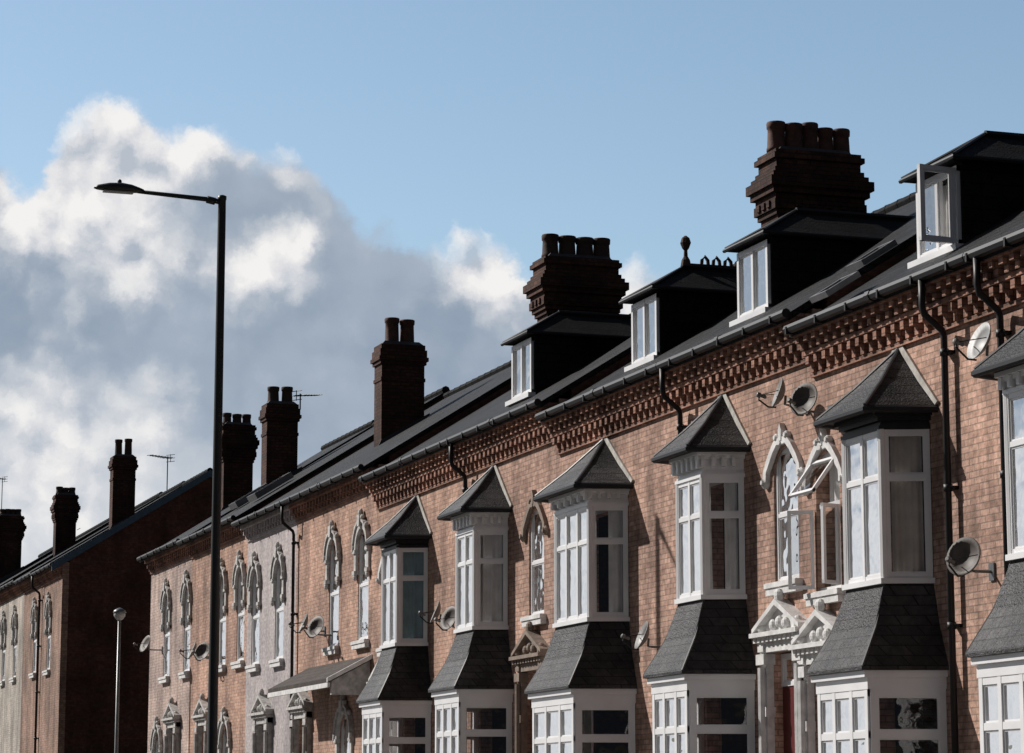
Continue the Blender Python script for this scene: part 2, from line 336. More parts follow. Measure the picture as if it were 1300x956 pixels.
def door(h, yc, zt, G, w=.95, mat='stone', fancy=True):
    d = MB(); d.box(FX+.12, FX+.17, yc-w/2, yc+w/2, G-.2, zt-.95); do = d.build('door', M['door'], h)
    fm, pm = MB(), MB(); frame_grid(fm, pm, (FX+.13, yc-w/2, zt-.95), (0,w,0), (0,0,.43), (), (), .06, .06); fm.build('fanlight_frame', M['white'], do); pm.build('fanlight', M['glass'], do)
    s = MB(); z1 = zt-.5
    for q in (-1, 1):
        y = yc+q*(w/2+.11)
        s.box(FX-.10, FX+.01, y-.10, y+.10, G-.2, z1-.001); s.box(FX-.16, FX+.01, y-.13, y+.13, z1-.16, z1-.02); s.box(FX-.13, FX+.01, y-.115, y+.115, z1-.85, z1-.72)
        s.tube([(FX-.13, y, G), (FX-.13, y, z1-.2)], .06, 8)
        s.box(FX-.15, FX+.01, y-.09, y+.09, z1+.01, z1+.27)
        s.ball((FX-.12, y, z1+.34), .07, .08, .09)
    s.box(FX-.12, FX+.012, yc-w/2-.2, yc+w/2+.2, z1, z1+.2); s.box(FX-.24, FX+.014, yc-w/2-.28, yc+w/2+.28, z1+.20, z1+.26)
    n = 10; W2 = w/2+.22
    for i in range(n+1):
        y = yc-W2+2*W2*i/n; s.box(FX-.19, FX-.0, y-.035, y+.035, z1+.13, z1+.199)
    s.prism_x([(yc-W2, z1+.26), (yc+W2, z1+.26), (yc+.1, z1+.58), (yc-.1, z1+.58)], FX-.1, FX+.01)
    for q in (-1, 1):
        s.prism_x([(yc+q*(W2+.06), z1+.26), (yc+q*(W2+.06), z1+.32), (yc, z1+.68), (yc, z1+.60)], FX-.2, FX+.012)
    for q in (-1, 0, 1): s.ball((FX-.12, yc+q*.2, z1+.38-.03*abs(q)), .06, .08, .08)
    s.ball((FX-.12, yc, z1+.72), .07, .09, .1)
    s.build('door_surround', M[mat], do)
    return [(yc-w/2, yc+w/2, G-.2, z1)]
def wall_cells(m, y0, y1, z0, z1, ops):
    ys = sorted({y0, y1, *[max(y0, min(y1, v)) for o in ops for v in o[:2]]}); zs = sorted({z0, z1, *[v for o in ops for v in o[2:]]})
    for i in range(len(ys)-1):
        run = None
        for j in range(len(zs)-1):
            cy, cz = (ys[i]+ys[i+1])/2, (zs[j]+zs[j+1])/2
            hole = any(o[0] < cy < o[1] and o[2] < cz < o[3] for o in ops)
            if not hole:
                if run is None: run = [zs[j], zs[j+1]]
                else: run[1] = zs[j+1]
            if (hole or j == len(zs)-2) and run:
                m.box(FX, FX+.22, ys[i], ys[i+1], run[0], run[1]); run = None
def cornice(h, y0, y1, E, mat, deep=True):
    c = MB(); a, b = y0+.004, y1-.004; i = FX+.02
    if deep:
        c.box(FX-.05, i, a, b, E-.62, E-.565); c.box(FX-.17, i, a, b, E-.345, E-.285); c.box(FX-.31, i, a, b, E-.10, E-.05)
        c.box(FX-.315, i, a, b, E-.05, E+.01)
        n = int((y1-y0)/.245); st = (b-a)/n
        for k in range(n):
            y = a+st*(k+.5)
            c.box(FX-.085, i, y-.048, y+.048, E-.565, E-.46); c.box(FX-.155, i, y-.048, y+.048, E-.46, E-.346)
            c.box(FX-.225, i, y-.05, y+.05, E-.284, E-.195); c.box(FX-.295, i, y-.05, y+.05, E-.195, E-.101)
    else:
        c.box(FX-.04, i, a, b, E-.42, E-.35); c.box(FX-.20, i, a, b, E-.13, E+.01)
        n = int((y1-y0)/.26); st = (b-a)/n
        for k in range(n):
            y = a+st*(k+.5); c.box(FX-.15, i, y-.05, y+.05, E-.27, E-.131); c.box(FX-.09, i, y-.05, y+.05, E-.35, E-.27)
    return c.build('cornice', M[mat], h)
def house(y0, y1, E, G, label, group='terraced brick houses along the street'):
    return thing('terraced_house', (FX, (y0+y1)/2, G), label, 'house', group)
def finish_house(h, y0, y1, E, G, wallm, ops, deep=True, corm='brick_corbel', gablem=None, gut=True):
    m = MB(); wall_cells(m, y0+.002, y1-.002, G-.4, E+.08, ops); m.build('wall', M[wallm], h)
    top = lambda x: E+.11+(x-FX)*SL
    poly = [(FX+.22, G-.4), (25, G-.4), (25, E+.1), (20, top(20)), (FX+.22, top(FX+.22))]
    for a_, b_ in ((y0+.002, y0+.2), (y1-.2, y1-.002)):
        s = MB(); s.prism_y(poly, a_, b_); s.build('side_wall', M[gablem or 'brick_gable_shade'], h)
    s = MB(); s.box(25.001, 25.2, y0+.002, y1-.002, G-.4, E+.0); s.build('rear_wall', M['brick_gable_shade'], h)
    fl = MB(); fl.box(FX+.23, 24.99, y0+.21, y1-.21, E-4.1, E-3.9); fl.box(FX+2.6, FX+2.7, y0+.21, y1-.21, G, E); fl.build('interior', M['room'], h)
    r = MB(); a = FX-.34
    r.prism_y([(a, E+.22-.34*SL), (20, E+.22+5*SL), (25.34, E+.22-.34*SL), (25.34, E+.12-.34*SL), (20, E+.12+5*SL), (a, E+.12-.34*SL)], y0, y1)
    ro = r.build('roof', M['slate'], h)
    rd = MB(); n = int((y1-y0)/.45)
    rd.tube([(20, y0, E+.24+5*SL), (20, y1, E+.24+5*SL)], .10, 8)
    for k in range(n):
        ya = y0+(y1-y0)*k/n; rd.tube([(20, ya+.01, E+.243+5*SL), (20, ya+.05, E+.243+5*SL)], .106, 8)
    rd.build('ridge_tile', M['dormer'], ro)
    cornice(h, y0, y1, E, corm, deep)
    if gut:
        g = MB(); xg = FX-.375; zg = E-.0
        g.tube([(xg, y0+.01, zg), (xg, y1-.01, zg)], .066, 8)
        k = y0+.4
        while k < y1: g.box(xg-.075, xg+.06, k-.018, k+.018, zg-.08, zg+.02); k += .9
        g.tube([(xg, (y0+y1)/2-.06, zg), (xg, (y0+y1)/2+.06, zg)], .078, 8)
        g.build('gutter', M['black'], h)
    return ro
def downpipe(h, y, E, G, r=.042):
    p = MB(); x = FX-.10
    p.tube([(FX-.375, y, E-.04), (FX-.375, y, E-.36), (FX-.35, y, E-.46), (x-.02, y, E-.64), (x, y, E-.72), (x, y, G)], r, 8)
    z = E-.9
    while z > G: p.tube([(x, y, z-.04), (x, y, z+.04)], r+.014, 8); p.box(x, FX, y-.08, y+.08, z-.02, z+.02); z -= 1.6
    return p.build('downpipe', M['black'], h, True)
def dormer(h, yc, E, w=1.2, hh=1.0, xf=15.62, casement=False, crest=False, z_off=0.0, hp=.46):
    zr = E+.22+(xf-FX)*SL; zb = zr-.06+z_off; zt = zb+hh+.10; y0, y1 = yc-w/2, yc+w/2
    def rx(z): return FX+(z-E-.22)/SL
    b = MB()
    for (ya, yb) in ((y0, y0+.09), (y1-.09, y1)):
        b.prism_y([(xf, zb), (xf, zt), (rx(zt)+.1, zt), (rx(zb)+.1, zb-.05)], ya, yb)
    b.box(xf+.01, xf+.12, y0+.001, y1-.001, zt-.14, zt); b.box(xf-.03, xf+.14, y0-.03, y1+.03, zb-.04, zb+.05)
    d = b.build('dormer', M['dormer'], h)
    fm, pm = MB(), MB()
    frame_grid(fm, pm if not casement else MB(), (xf-.01, y0+.05, zb+.05), (0, w-.1, 0), (0,0,hh), (.5,), (), .07, .08)
    if casement: pm.add([(xf-.01, yc, zb+.05), (xf-.01, yc+.5, zb+.05), (xf-.01, yc+.5, zb+hh), (xf-.01, yc, zb+hh)], [(0,1,2,3)])
    fm.build('window_frame', M['white'], d); pm.build('pane', M['glass'], d)
    if casement:
        f2, p2 = MB(), MB(); L = w*.44
        frame_grid(f2, p2, (xf-.06, y0+.10, zb+.07), (-L*.97, -L*.12, 0), (0,0,hh-.05), (), (), .055, .06)
        fo = f2.build('open_casement', M['white'], d); fo['label'] = 'white casement swung open'; p2.build('casement_pane', M['glass'], d)
    s = MB(); s.box(xf-.14, xf+.0, y0-.05, y1+.05, zb-.035, zb+.048); s.build('sill', M['white'], d)
    cm = MB(); curtain(cm, (xf+.14, y0+.1, zb+.06), (0, w-.2, 0), (0,0,hh-.1), a=.0, b=.95); cm.build('curtain', M['curtain'], d)
    r = MB(); ov = .11; zr0 = zt; ya, yb = y0-ov, y1+ov; xa = xf-ov-.05; xap = xf+.66
    back = rx(zr0+hp)+.3
    vs = [(xa,ya,zr0), (xa,yb,zr0), (back,yb,zr0), (back,ya,zr0), (xa,ya,zr0+.04), (xa,yb,zr0+.04), (back,yb,zr0+.04), (back,ya,zr0+.04), (xap,yc,zr0+.06+hp), (back,yc,zr0+.06+hp)]
    fs = [(0,3,2,1), (0,1,5,4), (0,4,7,3), (1,2,6,5), (4,5,8), (4,8,9,7), (5,6,9,8), (2,3,7,9,6)]
    r.add(vs, fs); r.build('dormer_roof', M['dormer'], d)
    t = MB(); t.tube([(xap, yc, zr0+.07+hp), (back-.1, yc, zr0+.07+hp)], .05, 7)
    for yy in (ya, yb): t.tube([(xa, yy, zr0+.045), (xap, yc, zr0+.07+hp)], .026, 6)
    t.build('ridge_roll', M['black'], d)
    t = MB(); t.tube([(rx(zr0), ya-.02, zr0+.01), (xa-.02, ya-.02, zr0+.01), (xa-.02, yb, zr0+.01)], .03, 6); t.build('gutter', M['black'], d)
    if crest:
        c = MB(); z = zr0+.09+hp; x = xap+.35
        c.box(xap, back-.1, yc-.03, yc+.03, z-.03, z+.03)
        while x < back+.2:
            c.tube([(x-.06, yc, z+.0), (x-.05, yc, z+.1), (x, yc, z+.16), (x+.05, yc, z+.1), (x+.06, yc, z)], .03, 6); x += .2
        c.lathe((xap+.02, yc, z-.02), [(.09,0),(.07,.1),(.035,.16),(.03,.26),(.06,.3),(.09,.38),(.065,.46),(.015,.50)], 10)
        c.build('crested_finial', M['pot_dark'], d)
    return d
def chimney(h, xc, yc, E, ztop, dx, dy, pots, ph=.42, pr=.115, fancy=True, mat='brick_dark', pm='pot_dark', sp=None):
    zb = E+.1+(xc-dx/2-FX)*SL-.2; b = MB()
    B = lambda g, a, c: b.box(xc-dx/2-g, xc+dx/2+g, yc-dy/2-g, yc+dy/2+g, a, c)
    if fancy:
        k = min(1, dx/1.2)
        B(0, zb, ztop-1.08); H = [(-1.08,.04),(-1.0,.08),(-.92,.12),(-.78,.10),(-.68,.16),(-.58,.21),(-.44,.15),(-.36,.10),(-.28,.06),(-.14,.11),(-.06,.07)]
        for i, (o, g) in enumerate(H):
            e = H[i+1][0] if i+1 < len(H) else 0
            B(g*k, ztop+o, ztop+e)
        n = int(dx/.22)
        for i in range(n+1):
            x = xc-dx/2+dx*i/n; b.box(x-.05, x+.05, yc-dy/2-.15*k, yc-dy/2, ztop-.88, ztop-.781)
        n = 3
        for i in range(n):
            y = yc-dy/2+dy*(i+.5)/n; b.box(xc-dx/2-.15*k, xc-dx/2, y-.05, y+.05, ztop-.88, ztop-.781)
        B(.03, zb, zb+.3)
    else:
        B(0, zb, ztop-.46)
        for o, e, g in ((-.46,-.38,.04), (-.38,-.29,.08), (-.29,-.12,.05), (-.12,0,.015)): B(g, ztop+o, ztop+e)
        B(.02, ztop-.85, ztop-.77)
    c = b.build('chimney', M[mat], h)
    mo = MB(); mo.loft([[(xc+sx*(dx/2-.01), yc+sy*(dy/2-.01), ztop) for sx, sy in ((-1,-1),(1,-1),(1,1),(-1,1))], [(xc+sx*(dx/2-.1), yc+sy*(dy/2-.1), ztop+.09) for sx, sy in ((-1,-1),(1,-1),(1,1),(-1,1))]])
    mo.build('flaunching', M['lead'], c)
    for i in range(pots):
        s_ = sp or (dx-2*pr-.04)/max(pots-1, 1)
        x = xc+(i-(pots-1)/2)*s_
        k = 1+random.uniform(-.10, .05); q = pr*random.uniform(.94, 1.03); pt = MB(); hgt = ph*k
        pt.lathe((x, yc+random.uniform(-.03,.03), ztop+.03), [(q*1.10,0),(q*1.10,.05),(q*1.02,.08),(q*.96,hgt*.6),(q*.94,hgt-.12),(q*1.05,hgt-.10),(q*1.08,hgt-.02),(q*1.02,hgt),(q*.75,hgt),(q*.7,hgt-.15)], 14)
        pt.build('chimney_pot', M[pm], c, True)
    ld = MB(); ld.prism_y([(xc-dx/2-.12, zb+.18), (xc-dx/2-.01, zb+.42), (xc+dx/2+.12, zb+.42+dx*SL+.02), (xc+dx/2+.12, zb+.18+dx*SL+.1), (xc-dx/2-.12, zb+.1)], yc-dy/2-.045, yc-dy/2-.032)
    ld.build('flashing', M['lead'], c)
    return c
def rooflight(ro, px, py, E, w=.8, l=1.0, hh=.15):
    p = roof_pt(px, py, E); u = V((0,1,0)); s = V((1,0,SL)).normalized(); n = V((-SL,0,1)).normalized()
    f = MB(); O = p-u*w/2-s*l/2; t = .06
    f.obox(O, u*w, s*t, n*hh); f.obox(O+s*(l-t), u*w, s*t, n*hh); f.obox(O+s*t, u*t, s*(l-2*t), n*(hh-.002)); f.obox(O+u*(w-t)+s*t, u*t, s*(l-2*t), n*(hh-.002))
    r_ = f.build('rooflight', M['skyframe'], ro); k = hh-.02
    g = MB(); g.add([O+n*k, O+u*w+n*k, O+u*w+s*l+n*k, O+s*l+n*k], [(0,1,2,3)]); g.build('rooflight_pane', M['skylight'], ro)
    return r_
# ------------------------------------------------------------------ the terrace
def gz(y): return .016*y if y < 28 else .45+.023*(y-28)
E0, E1, E2, E3, E4 = 7.90, 8.13, 8.38, 8.63, 8.86
by = lambda px, py, X=14.46: at_x(px, py, X).y
Y1, Y2, Y3 = by(1008,455,14.72), by(690,550,14.72), by(464,620,14.72)
Y4, Y5 = by(376,750,FX), by(318,760,FX)
YA = by(191,780,FX); YM1, YM2 = by(852,520,14.8), by(582,600,14.8); YM0 = by(1203,600,14.9)-1.15
def bay_house(y0, y1, E, yc, wy, label, hoodm='stone', wallm='brick', **kw):
    G = gz((y0+y1)/2); h = house(y0, y1, E, G, label)
    wk = kw.pop('win', {}); dm = kw.pop('door', 'stone')
    ops, bw_ = bay(h, yc, E, G, **kw)
    o2, wo = window(h, wy, E-3.42, E-1.63, w=.78, mat_hood=hoodm, wallm=wallm, **wk)
    o3 = door(h, wy, E-3.84, G, mat=dm)
    return h, ops+o2+o3, G, wo, bw_
ybn = by(1281,620,14.46)-.5
h, ops, G, wo, _ = bay_house(YM0-5.0, YM0, E0, ybn, YM0-4.3, 'nearest brick terraced house at the right edge of the photo', frieze='white', side_cur=(0,.5), front=((0,1),))
finish_house(h, YM0-5.0, YM0, E0, G, 'brick', ops); downpipe(h, by(1270,420,14.9), E0, G)
ywb = by(1050,655,FX)
hB, ops, G, wo, bwB = bay_house(YM0, Y1, E0, by(1096,645), ywb, 'brick house with tan curtained bay and dormer casement standing open', frieze='black', skin='curtain', side_skin='curtain_tan', side_cur=(0,.9), top=1.72, front=((0,.55),(.7,1)), win=dict(ropen=True, cur='curtain'))
ro = finish_house(hB, YM0, Y1, E0, G, 'brick', ops); downpipe(hB, by(1203,600,14.9), E0, G)
dormer(hB, by(1194,290,15.62), E0, casement=True)
zb, zt = E0-3.42, E0-1.63
for k, (O, U, W) in enumerate((((FX-.02, ywb-.39, zb+.05), (-.28,-.10,0), (0,0,1.02)), ((FX-.02, ywb+.37, zb+.05), (-.30,.16,0), (0,0,1.02)), ((FX-.02, ywb-.37, zt-.10), (0,.74,0), (-.34,0,-.46)))):
    f, p = MB(), MB(); frame_grid(f, p, O, U, W, (), (), .045, .045, inner=False)
    lo = f.build('open_casement', M['white'], wo); lo['label'] = 'white window leaf hanging open'; p.build('casement_pane', M['glass'], wo)
hC, ops, G, wo, _ = bay_house(Y1, YM1, E1, by(876,680), by(998,655,FX), 'brick house with two light white bay under the tall five pot chimney', hw=.45, top=1.87, side_cur=(0,.45), front=((0,.25),(.62,.95)), win=dict(cur='curtain'))
roC = finish_house(hC, Y1, YM1, E1, G, 'brick', ops); downpipe(hC, YM1-.1, E1, G)
dormer(hC, by(959,365,15.62), E1)
c1 = at_y(1028, 240, YM1); chimney(hC, c1.x, YM1, E1, at_y(1028,199,YM1).z, 1.26, .55, 5, ph=.46, pr=.132, sp=.268, pm='pot')
hD, ops, G, wo, _ = bay_house(YM1, Y2, E1, by(728,712), Y2-.75, 'brick house with the wide three light bay, its dormer topped by a ball finial', hw=.76, nl=2, top=1.78, d=.54, side_cur=(0,.5), front=((0,.5),(.7,1)))
roD = finish_house(hD, YM1, Y2, E1, G, 'brick', ops)
dormer(hD, by(821,422,15.62), E1, crest=True)
hE, ops, G, wo, _ = bay_house(Y2, YM2, E2, by(591,740), by(681,705,FX), 'brick house with brown stone hood and door surround under the farthest dormer', hoodm='stone_brown', door='stone_brown', hw=.5, top=1.84, side_cur=(.0,.85), win=dict(cur='curtain'))
roE = finish_house(hE, Y2, YM2, E2, G, 'brick', ops); downpipe(hE, YM2-.1, E2, G)
dormer(hE, by(665,471,15.62), E2, z_off=.06)
c2 = at_y(731, 350, YM2); chimney(hE, c2.x, YM2, E2, at_y(731,332,YM2).z, 1.32, .6, 4, ph=.44, pr=.158, sp=.335)
hF, ops, G, wo, _ = bay_house(YM2, Y3, E2, by(495,765), Y3-.8, 'brick house with teal curtains in its bay, farthest of the bay fronted houses', hw=.5, frieze='black', top=1.70, side_skin='curtain_teal', side_cur=(0,.95))
roF = finish_house(hF, YM2, Y3, E2, G, 'brick2', ops)
def flat_house(y0, y1, E, wins, label, wallm, doory=None, lowy=None, corm='brick_corbel', gable=None, tall=.42, E_G=None, **kw):
    G = gz((y0+y1)/2) if E_G is None else E_G; h = house(y0, y1, E, G, label); ops = []
    for i, wy in enumerate(wins):
        o, _ = window(h, wy, E-3.42, E-1.15, w=.82, mat_hood='stone_worn', tall=tall, wallm=wallm, cur=['sides', None, 'curtain'][i % 3], sill='stone', rec=.05); ops += o
    if doory: ops += door(h, doory, E-4.35, G, mat='stone_worn')
    if lowy:
        o, _ = window(h, lowy, E-6.7, E-4.9, w=1.0, mat_hood='stone_worn', tall=.4, wallm=wallm); ops += o
    ro = finish_house(h, y0, y1, E, G, wallm, ops, deep=False, corm=corm, gablem=gable, **kw)
    return h, ro, G
wf = lambda px: by(px, 755, FX)
hG, roG, G1 = flat_house(Y3, Y4, E3, (wf(461), wf(424)), 'flat fronted brick house with a brown lean-to porch roof', 'brick2', doory=Y4-.9, lowy=Y3+2.4)
downpipe(hG, Y4-.1, E3, G1, r=.036)
zp = E3-3.76
p = MB(); p.prism_y([(FX-.001, zp), (FX-.90, zp-.48), (FX-.90, zp-.56), (FX-.001, zp-.10)], Y3+.45, Y4-1.2); po = p.build('porch_roof', M['tile_brown'], hG)
q = MB(); q.prism_y([(FX-.002, zp-.11), (FX-.80, zp-.53), (FX-.80, zp-.8), (FX-.002, zp-.8)], Y3+.55, Y3+.65); q.build('porch_cheek', M['stone_worn'], hG)
q = MB(); q.box(FX-.91, FX-.86, Y3+.45, Y4-1.2, zp-.66, zp-.565); q.prism_y([(FX-.003, zp+.02), (FX-.93, zp-.475), (FX-.93, zp-.56), (FX-.003, zp-.08)], Y3+.38, Y3+.448); q.build('porch_fascia', M['stone'], hG)
c3 = at_y(507, 480, Y4); chimney(hG, c3.x, Y4, E3, at_y(505,440,Y4).z, 1.02, .62, 2, ph=.62, pr=.165, fancy=False, mat='brick_dark', pm='pot', sp=.37)
hH, roH, G1 = flat_house(Y4, Y5+.35, E3, (wf(355), wf(325)), 'flat fronted house painted greyish pink with white hooded windows', 'painted', doory=wf(340), corm='painted')
Y6 = by(243, 740, FX)
hI, roI, G1 = flat_house(Y5+.35, Y6, E4-.06, (wf(306), wf(283)), 'flat fronted brick house right behind the street lamp pole', 'brick2', doory=wf(265), lowy=wf(290))
c4 = at_y(355, 560, Y6-.2); chimney(hI, c4.x, Y6-.2, E4, at_y(355,516,Y6).z, .85, .6, 2, ph=.46, pr=.155, fancy=False, pm='pot_dark', sp=.37)
hJ, roJ, G1 = flat_house(Y6, YA, E4, (wf(238.5), wf(213)), 'pale pink brick end house closing the near terrace', 'brick_pale', doory=wf(226), lowy=wf(205), corm='brick_corbel')
c5 = at_y(300, 570, YA-.5); chimney(hJ, c5.x, YA-.5, E4, at_y(300,541,YA-.5).z, .85, .6, 3, ph=.34, pr=.13, fancy=True, pm='pot_dark', sp=.29)
for ro_, px, py, E, w, l, k in ((roC,1062,368,E1,.5,.55,.08),(roC,1108,328,E1,.5,.6,.08),(roF,632,490,E2,.9,1.2,.17),(roF,602,503,E2,.8,1.2,.17),(roF,570,512,E2,.8,1.1,.17),(roG,455,560,E3,.9,1.2,.18),(roG,427,573,E3,.8,1.1,.18),(roE,768,445,E2,.6,.8,.1),(roI,345,622,E4,.9,1.1,.16),(roI,318,634,E4,.8,1.,.16)):
    rooflight(ro_, px, py, E, w, l, k)
# distant terrace beyond the side street
YB = by(78, 780, FX); EB = at_x(78, 712, FX).z-.15
c6, c7, c8 = at_x(156,600,17.6), at_x(76,650,17.6), at_x(14,665,17.6)
rows = [(YB, YB+4.4, EB, (wf(63.5),), 'far end house with shade-darkened brick gable wall and blue bargeboard', 'brick_far', (c6, 581, 2), True),
    (YB+4.4, wf(31), EB+.05, (wf(46),), 'far brick house between the gable end house and the cream house', 'brick_far', None, False),
    (wf(31), wf(-5), EB+.12, (wf(21), wf(7)), 'far cream painted house in the distant terrace', 'brick_cream', (c7, 634, 3), False),
    (wf(-5), c8.y, EB+.25, (wf(-5)+2, wf(-5)+5), 'far pale brick house just past the cream house at the left edge', 'brick_pale', None, False),
    (c8.y, c8.y+7, EB+.4, (c8.y+2, c8.y+5), 'farthest house of the distant terrace at the left edge', 'brick_far', (c8, 655, 4), False)]
for (y0, y1, E, wins, lab, wm, ch, first) in rows:
    hh, ro_, g_ = flat_house(y0, y1, E, wins, lab, wm, tall=.45, E_G=gz(y0)-.1)
    if ch:
        c, pyt, n = ch; zt_ = at_x((156, 76, 14)[(2,3,4).index(n)], pyt, 17.6).z
        chimney(hh, 17.6, min(max(c.y, y0+.3), y1-.1), E, zt_, .8 if n < 4 else 1.0, .6, n, ph=.62 if n == 2 else .3, pr=.13, fancy=n != 2, pm='pot_dark', sp=.34 if n == 2 else None)
    if first:
        b = MB(); a = FX-.38
        b.prism_y([(a, E+.26-.38*SL), (20, E+.26+5*SL), (25.38, E+.26-.38*SL), (25.38, E+.0-.38*SL), (20, E+.02+5*SL), (a, E+.0-.38*SL)], y0-.07, y0-.004)
        b.build('bargeboard', M['blue'], hh)
        rooflight(ro_, 100, 672, E, .8, 1)
        downpipe(hh, y1-.15, E, g_)
    if y0 == YB+4.4: rooflight(ro_, 62, 690, E, .8, 1)
# ------------------------------------------------------------------ dishes
def dish(px, py, label, r=.3, mat='dish', face=(-.62,-.62,.42), out=.35, back=.0, grp='satellite dishes fixed to the house fronts'):
    r *= .74
    c = at_x(px, py, FX-out); f = V(face).normalized()
    t = thing('satellite_dish', (FX, c.y+back, c.z-.15), label, 'satellite dish', grp)
    d = MB(); pr = [(.02,-.0),(r*.35,.01),(r*.7,.04),(r,.09),(r*1.02,.095),(r,.103),(r*.7,.055),(r*.35,.022),(.02,.012)]
    cc = c-f*.05; d.lathe(cc, pr, 24, f); d.build('reflector', M[mat], t, True)
    side = f.cross(V((0,0,1))).normalized(); up = side.cross(f)
    foc = c+f*(r*1.25)-up*(r*.55); a = MB(); a.tube([c-up*r*.95, c-up*r*1.1+f*.1, foc-up*.06, foc], .012, 6); a.tube([c-side*r*.9+f*.06, foc, c+side*r*.9+f*.06], .006, 5)
    a.build('feed_arm', M['black'], t)
    l = MB(); l.lathe(foc+f*.05, [(.02,0),(.035,.01),(.035,.05),(.022,.06),(.022,.13),(.01,.14)], 10, -f); l.build('receiver', M['dish'], t)
    w = V((FX-.02, c.y+back, c.z-.15)); b = MB(); b.tube([w, (c.x+(w.x-c.x)*.35, c.y+back, c.z-.15), c-f*.06-V((0,0,.12)), c-f*.07], .018, 7); b.box(FX-.025, FX-.002, w.y-.06, w.y+.06, w.z-.10, w.z+.10)
    b.build('wall_bracket', M['grey_steel'], t)
dish(1247, 435, 'pale satellite dish high on the wall between two drainpipes at the right edge', .31, 'dish_pale', (-.88,.0,.35), .35)
dish(1023, 508, 'brown satellite dish, right one of the two above the hooded windows', .30, 'dish_rust', (-.82,-.40,.25), .36)
dish(991, 500, 'grey satellite dish, left one of the two above the hooded windows', .27, 'dish', (-.85,.22,.3), .38)
dish(1226, 708, 'brown satellite dish low at the right beside the drainpipe', .31, 'dish_rust', (-.82,-.42,.25), .34)
dish(818, 808, 'grey satellite dish low on the wall right of the wide bay', .30, 'dish', (-.85,.1,.35), .35)
dish(572, 786, 'satellite dish between the two farthest bays, right one of two', .31, 'dish_rust', (-.8,-.3,.3), .33)
dish(555, 778, 'satellite dish between the two farthest bays, left one of two', .29, 'dish', (-.85,.2,.35), .40)
dish(402, 797, 'satellite dish beside the downpipe on the flat fronted porch house', .34, 'dish_rust', (-.75,-.4,.35), .35)
dish(387, 792, 'satellite dish on the boundary of the pink painted house', .30, 'dish', (-.85,.1,.35), .45)
dish(258, 828, 'satellite dish low beside the lamp pole, right one of two', .34, 'dish_rust', (-.7,-.5,.35), .35)
dish(246, 826, 'satellite dish low beside the lamp pole, left one of two', .32, 'dish', (-.85,.1,.35), .45)
dish(186, 818, 'satellite dish on the far corner of the pale pink end house', .34, 'dish_rust', (-.8,-.2,.35), .45)
# ------------------------------------------------------------------ tv aerials
def aerial(base, hgt, label, dirv, n=7, L=1.0):
    t = thing('tv_aerial', base, label, 'tv aerial'); b = V(base); m = MB(); m.tube([b, b+V((0,0,hgt))], .02, 6); m.build('mast', M['lamp'], t)
    d = V(dirv).normalized(); s = d.cross(V((0,0,1))); y = MB(); top = b+V((0,0,hgt-.05)); y.tube([top-d*.2, top+d*L], .016, 6)
    for i in range(n):
        q = top+d*(L*i/(n-1)); l = .24-.014*i; y.tube([q-s*l, q+s*l], .011, 5)
    q = top-d*.15
    for k in (-.12, .0, .12): y.tube([q-s*.2+V((0,0,k)), q+s*.2+V((0,0,k))], .011, 5)
    y.tube([q+V((0,0,-.14)), q+V((0,0,.14))], .012, 5)
    y.build('antenna', M['lamp'], t)
a4 = at_y(381, 520, Y6-.2); aerial((a4.x, Y6-.2, a4.z), at_y(386, 500, Y6-.2).z-a4.z, 'tv aerial leaning off the chimney left of centre', (.8,.5,.12), L=.7)
p_ = at_x(212, 622, 19.2)
aerial((19.2, p_.y, p_.z), at_x(212,580,19.2).z-p_.z, 'tv aerial on a thin mast above the far roof behind the lamp', (-.7,-.5,0), L=.9)
p_ = at_x(2, 645, 19.0)
aerial((19.0, p_.y, p_.z-1), 2.5, 'tv aerial at the left edge of the photo on the farthest roof', (-.7,-.5,0), L=.9)
# ------------------------------------------------------------------ lamps
q_ = at_y(282, 253, 44.0); lx, ly = q_.x, 44.0; lg = gz(ly)+.12; top = q_.z
t = thing('street_lamp', (lx, ly, lg), 'tall black street lamp with long arm and flat lantern reaching over the road', 'street lamp')
m = MB(); m.lathe((lx, ly, lg), [(.12,0),(.12,1.6),(.085,1.7),(.078,4),(.068,top-lg-.3),(.066,top-lg-.02),(.075,top-lg),(.075,top-lg+.05),(.03,top-lg+.07)], 14); m.build('pole', M['lamp'], t, True)
m = MB(); m.tube([(lx+.05, ly, top-.06), (lx-.22, ly, top-.02), (lx-1.42, ly, top+.03)], .05, 10, .032); m.tube([(lx-.12, ly, top-.045), (lx-.26, ly, top-.02)], .062, 10); m.build('arm', M['lamp'], t, True)
c = V((lx-1.74, ly, top+.05)); m = MB(); rings = []
for u, w, zt_, zb_ in ((-.40,.03,.0,-.02), (-.34,.10,.045,-.03), (-.15,.15,.09,-.045), (.05,.16,.105,-.05), (.22,.13,.085,-.05), (.34,.075,.05,-.045), (.42,.045,.02,-.04)):
    rr = []
    for k in range(14):
        a = 2*math.pi*k/14; z = math.sin(a); rr.append((c.x+u, c.y+w*math.cos(a), c.z+(zt_*z if z > 0 else -zb_*z)))
    rings.append(rr)
m.loft(rings); m.build('lantern', M['lamp'], t, True)
m = MB(); m.loft([[(c.x+u*.62, c.y+w*.7, c.z-.045-q) for u, w in ((-.4,-.1),(.4,-.1),(.4,.1),(-.4,.1))] for q in (.02, 0)]); m.build('lens', M['lens'], t)
m = MB(); m.lathe((c.x+.02, c.y, c.z+.09), [(.035,0),(.035,.05),(.02,.07)], 8); m.build('photocell', M['lamp'], t)
pt = at_x(152, 772, 13.4); lg2 = gz(pt.y)+.1
t = thing('post_lamp', (13.4, pt.y, lg2), 'slim grey post lamp with small round lantern in front of the dark gable', 'street lamp')
H = pt.z-lg2
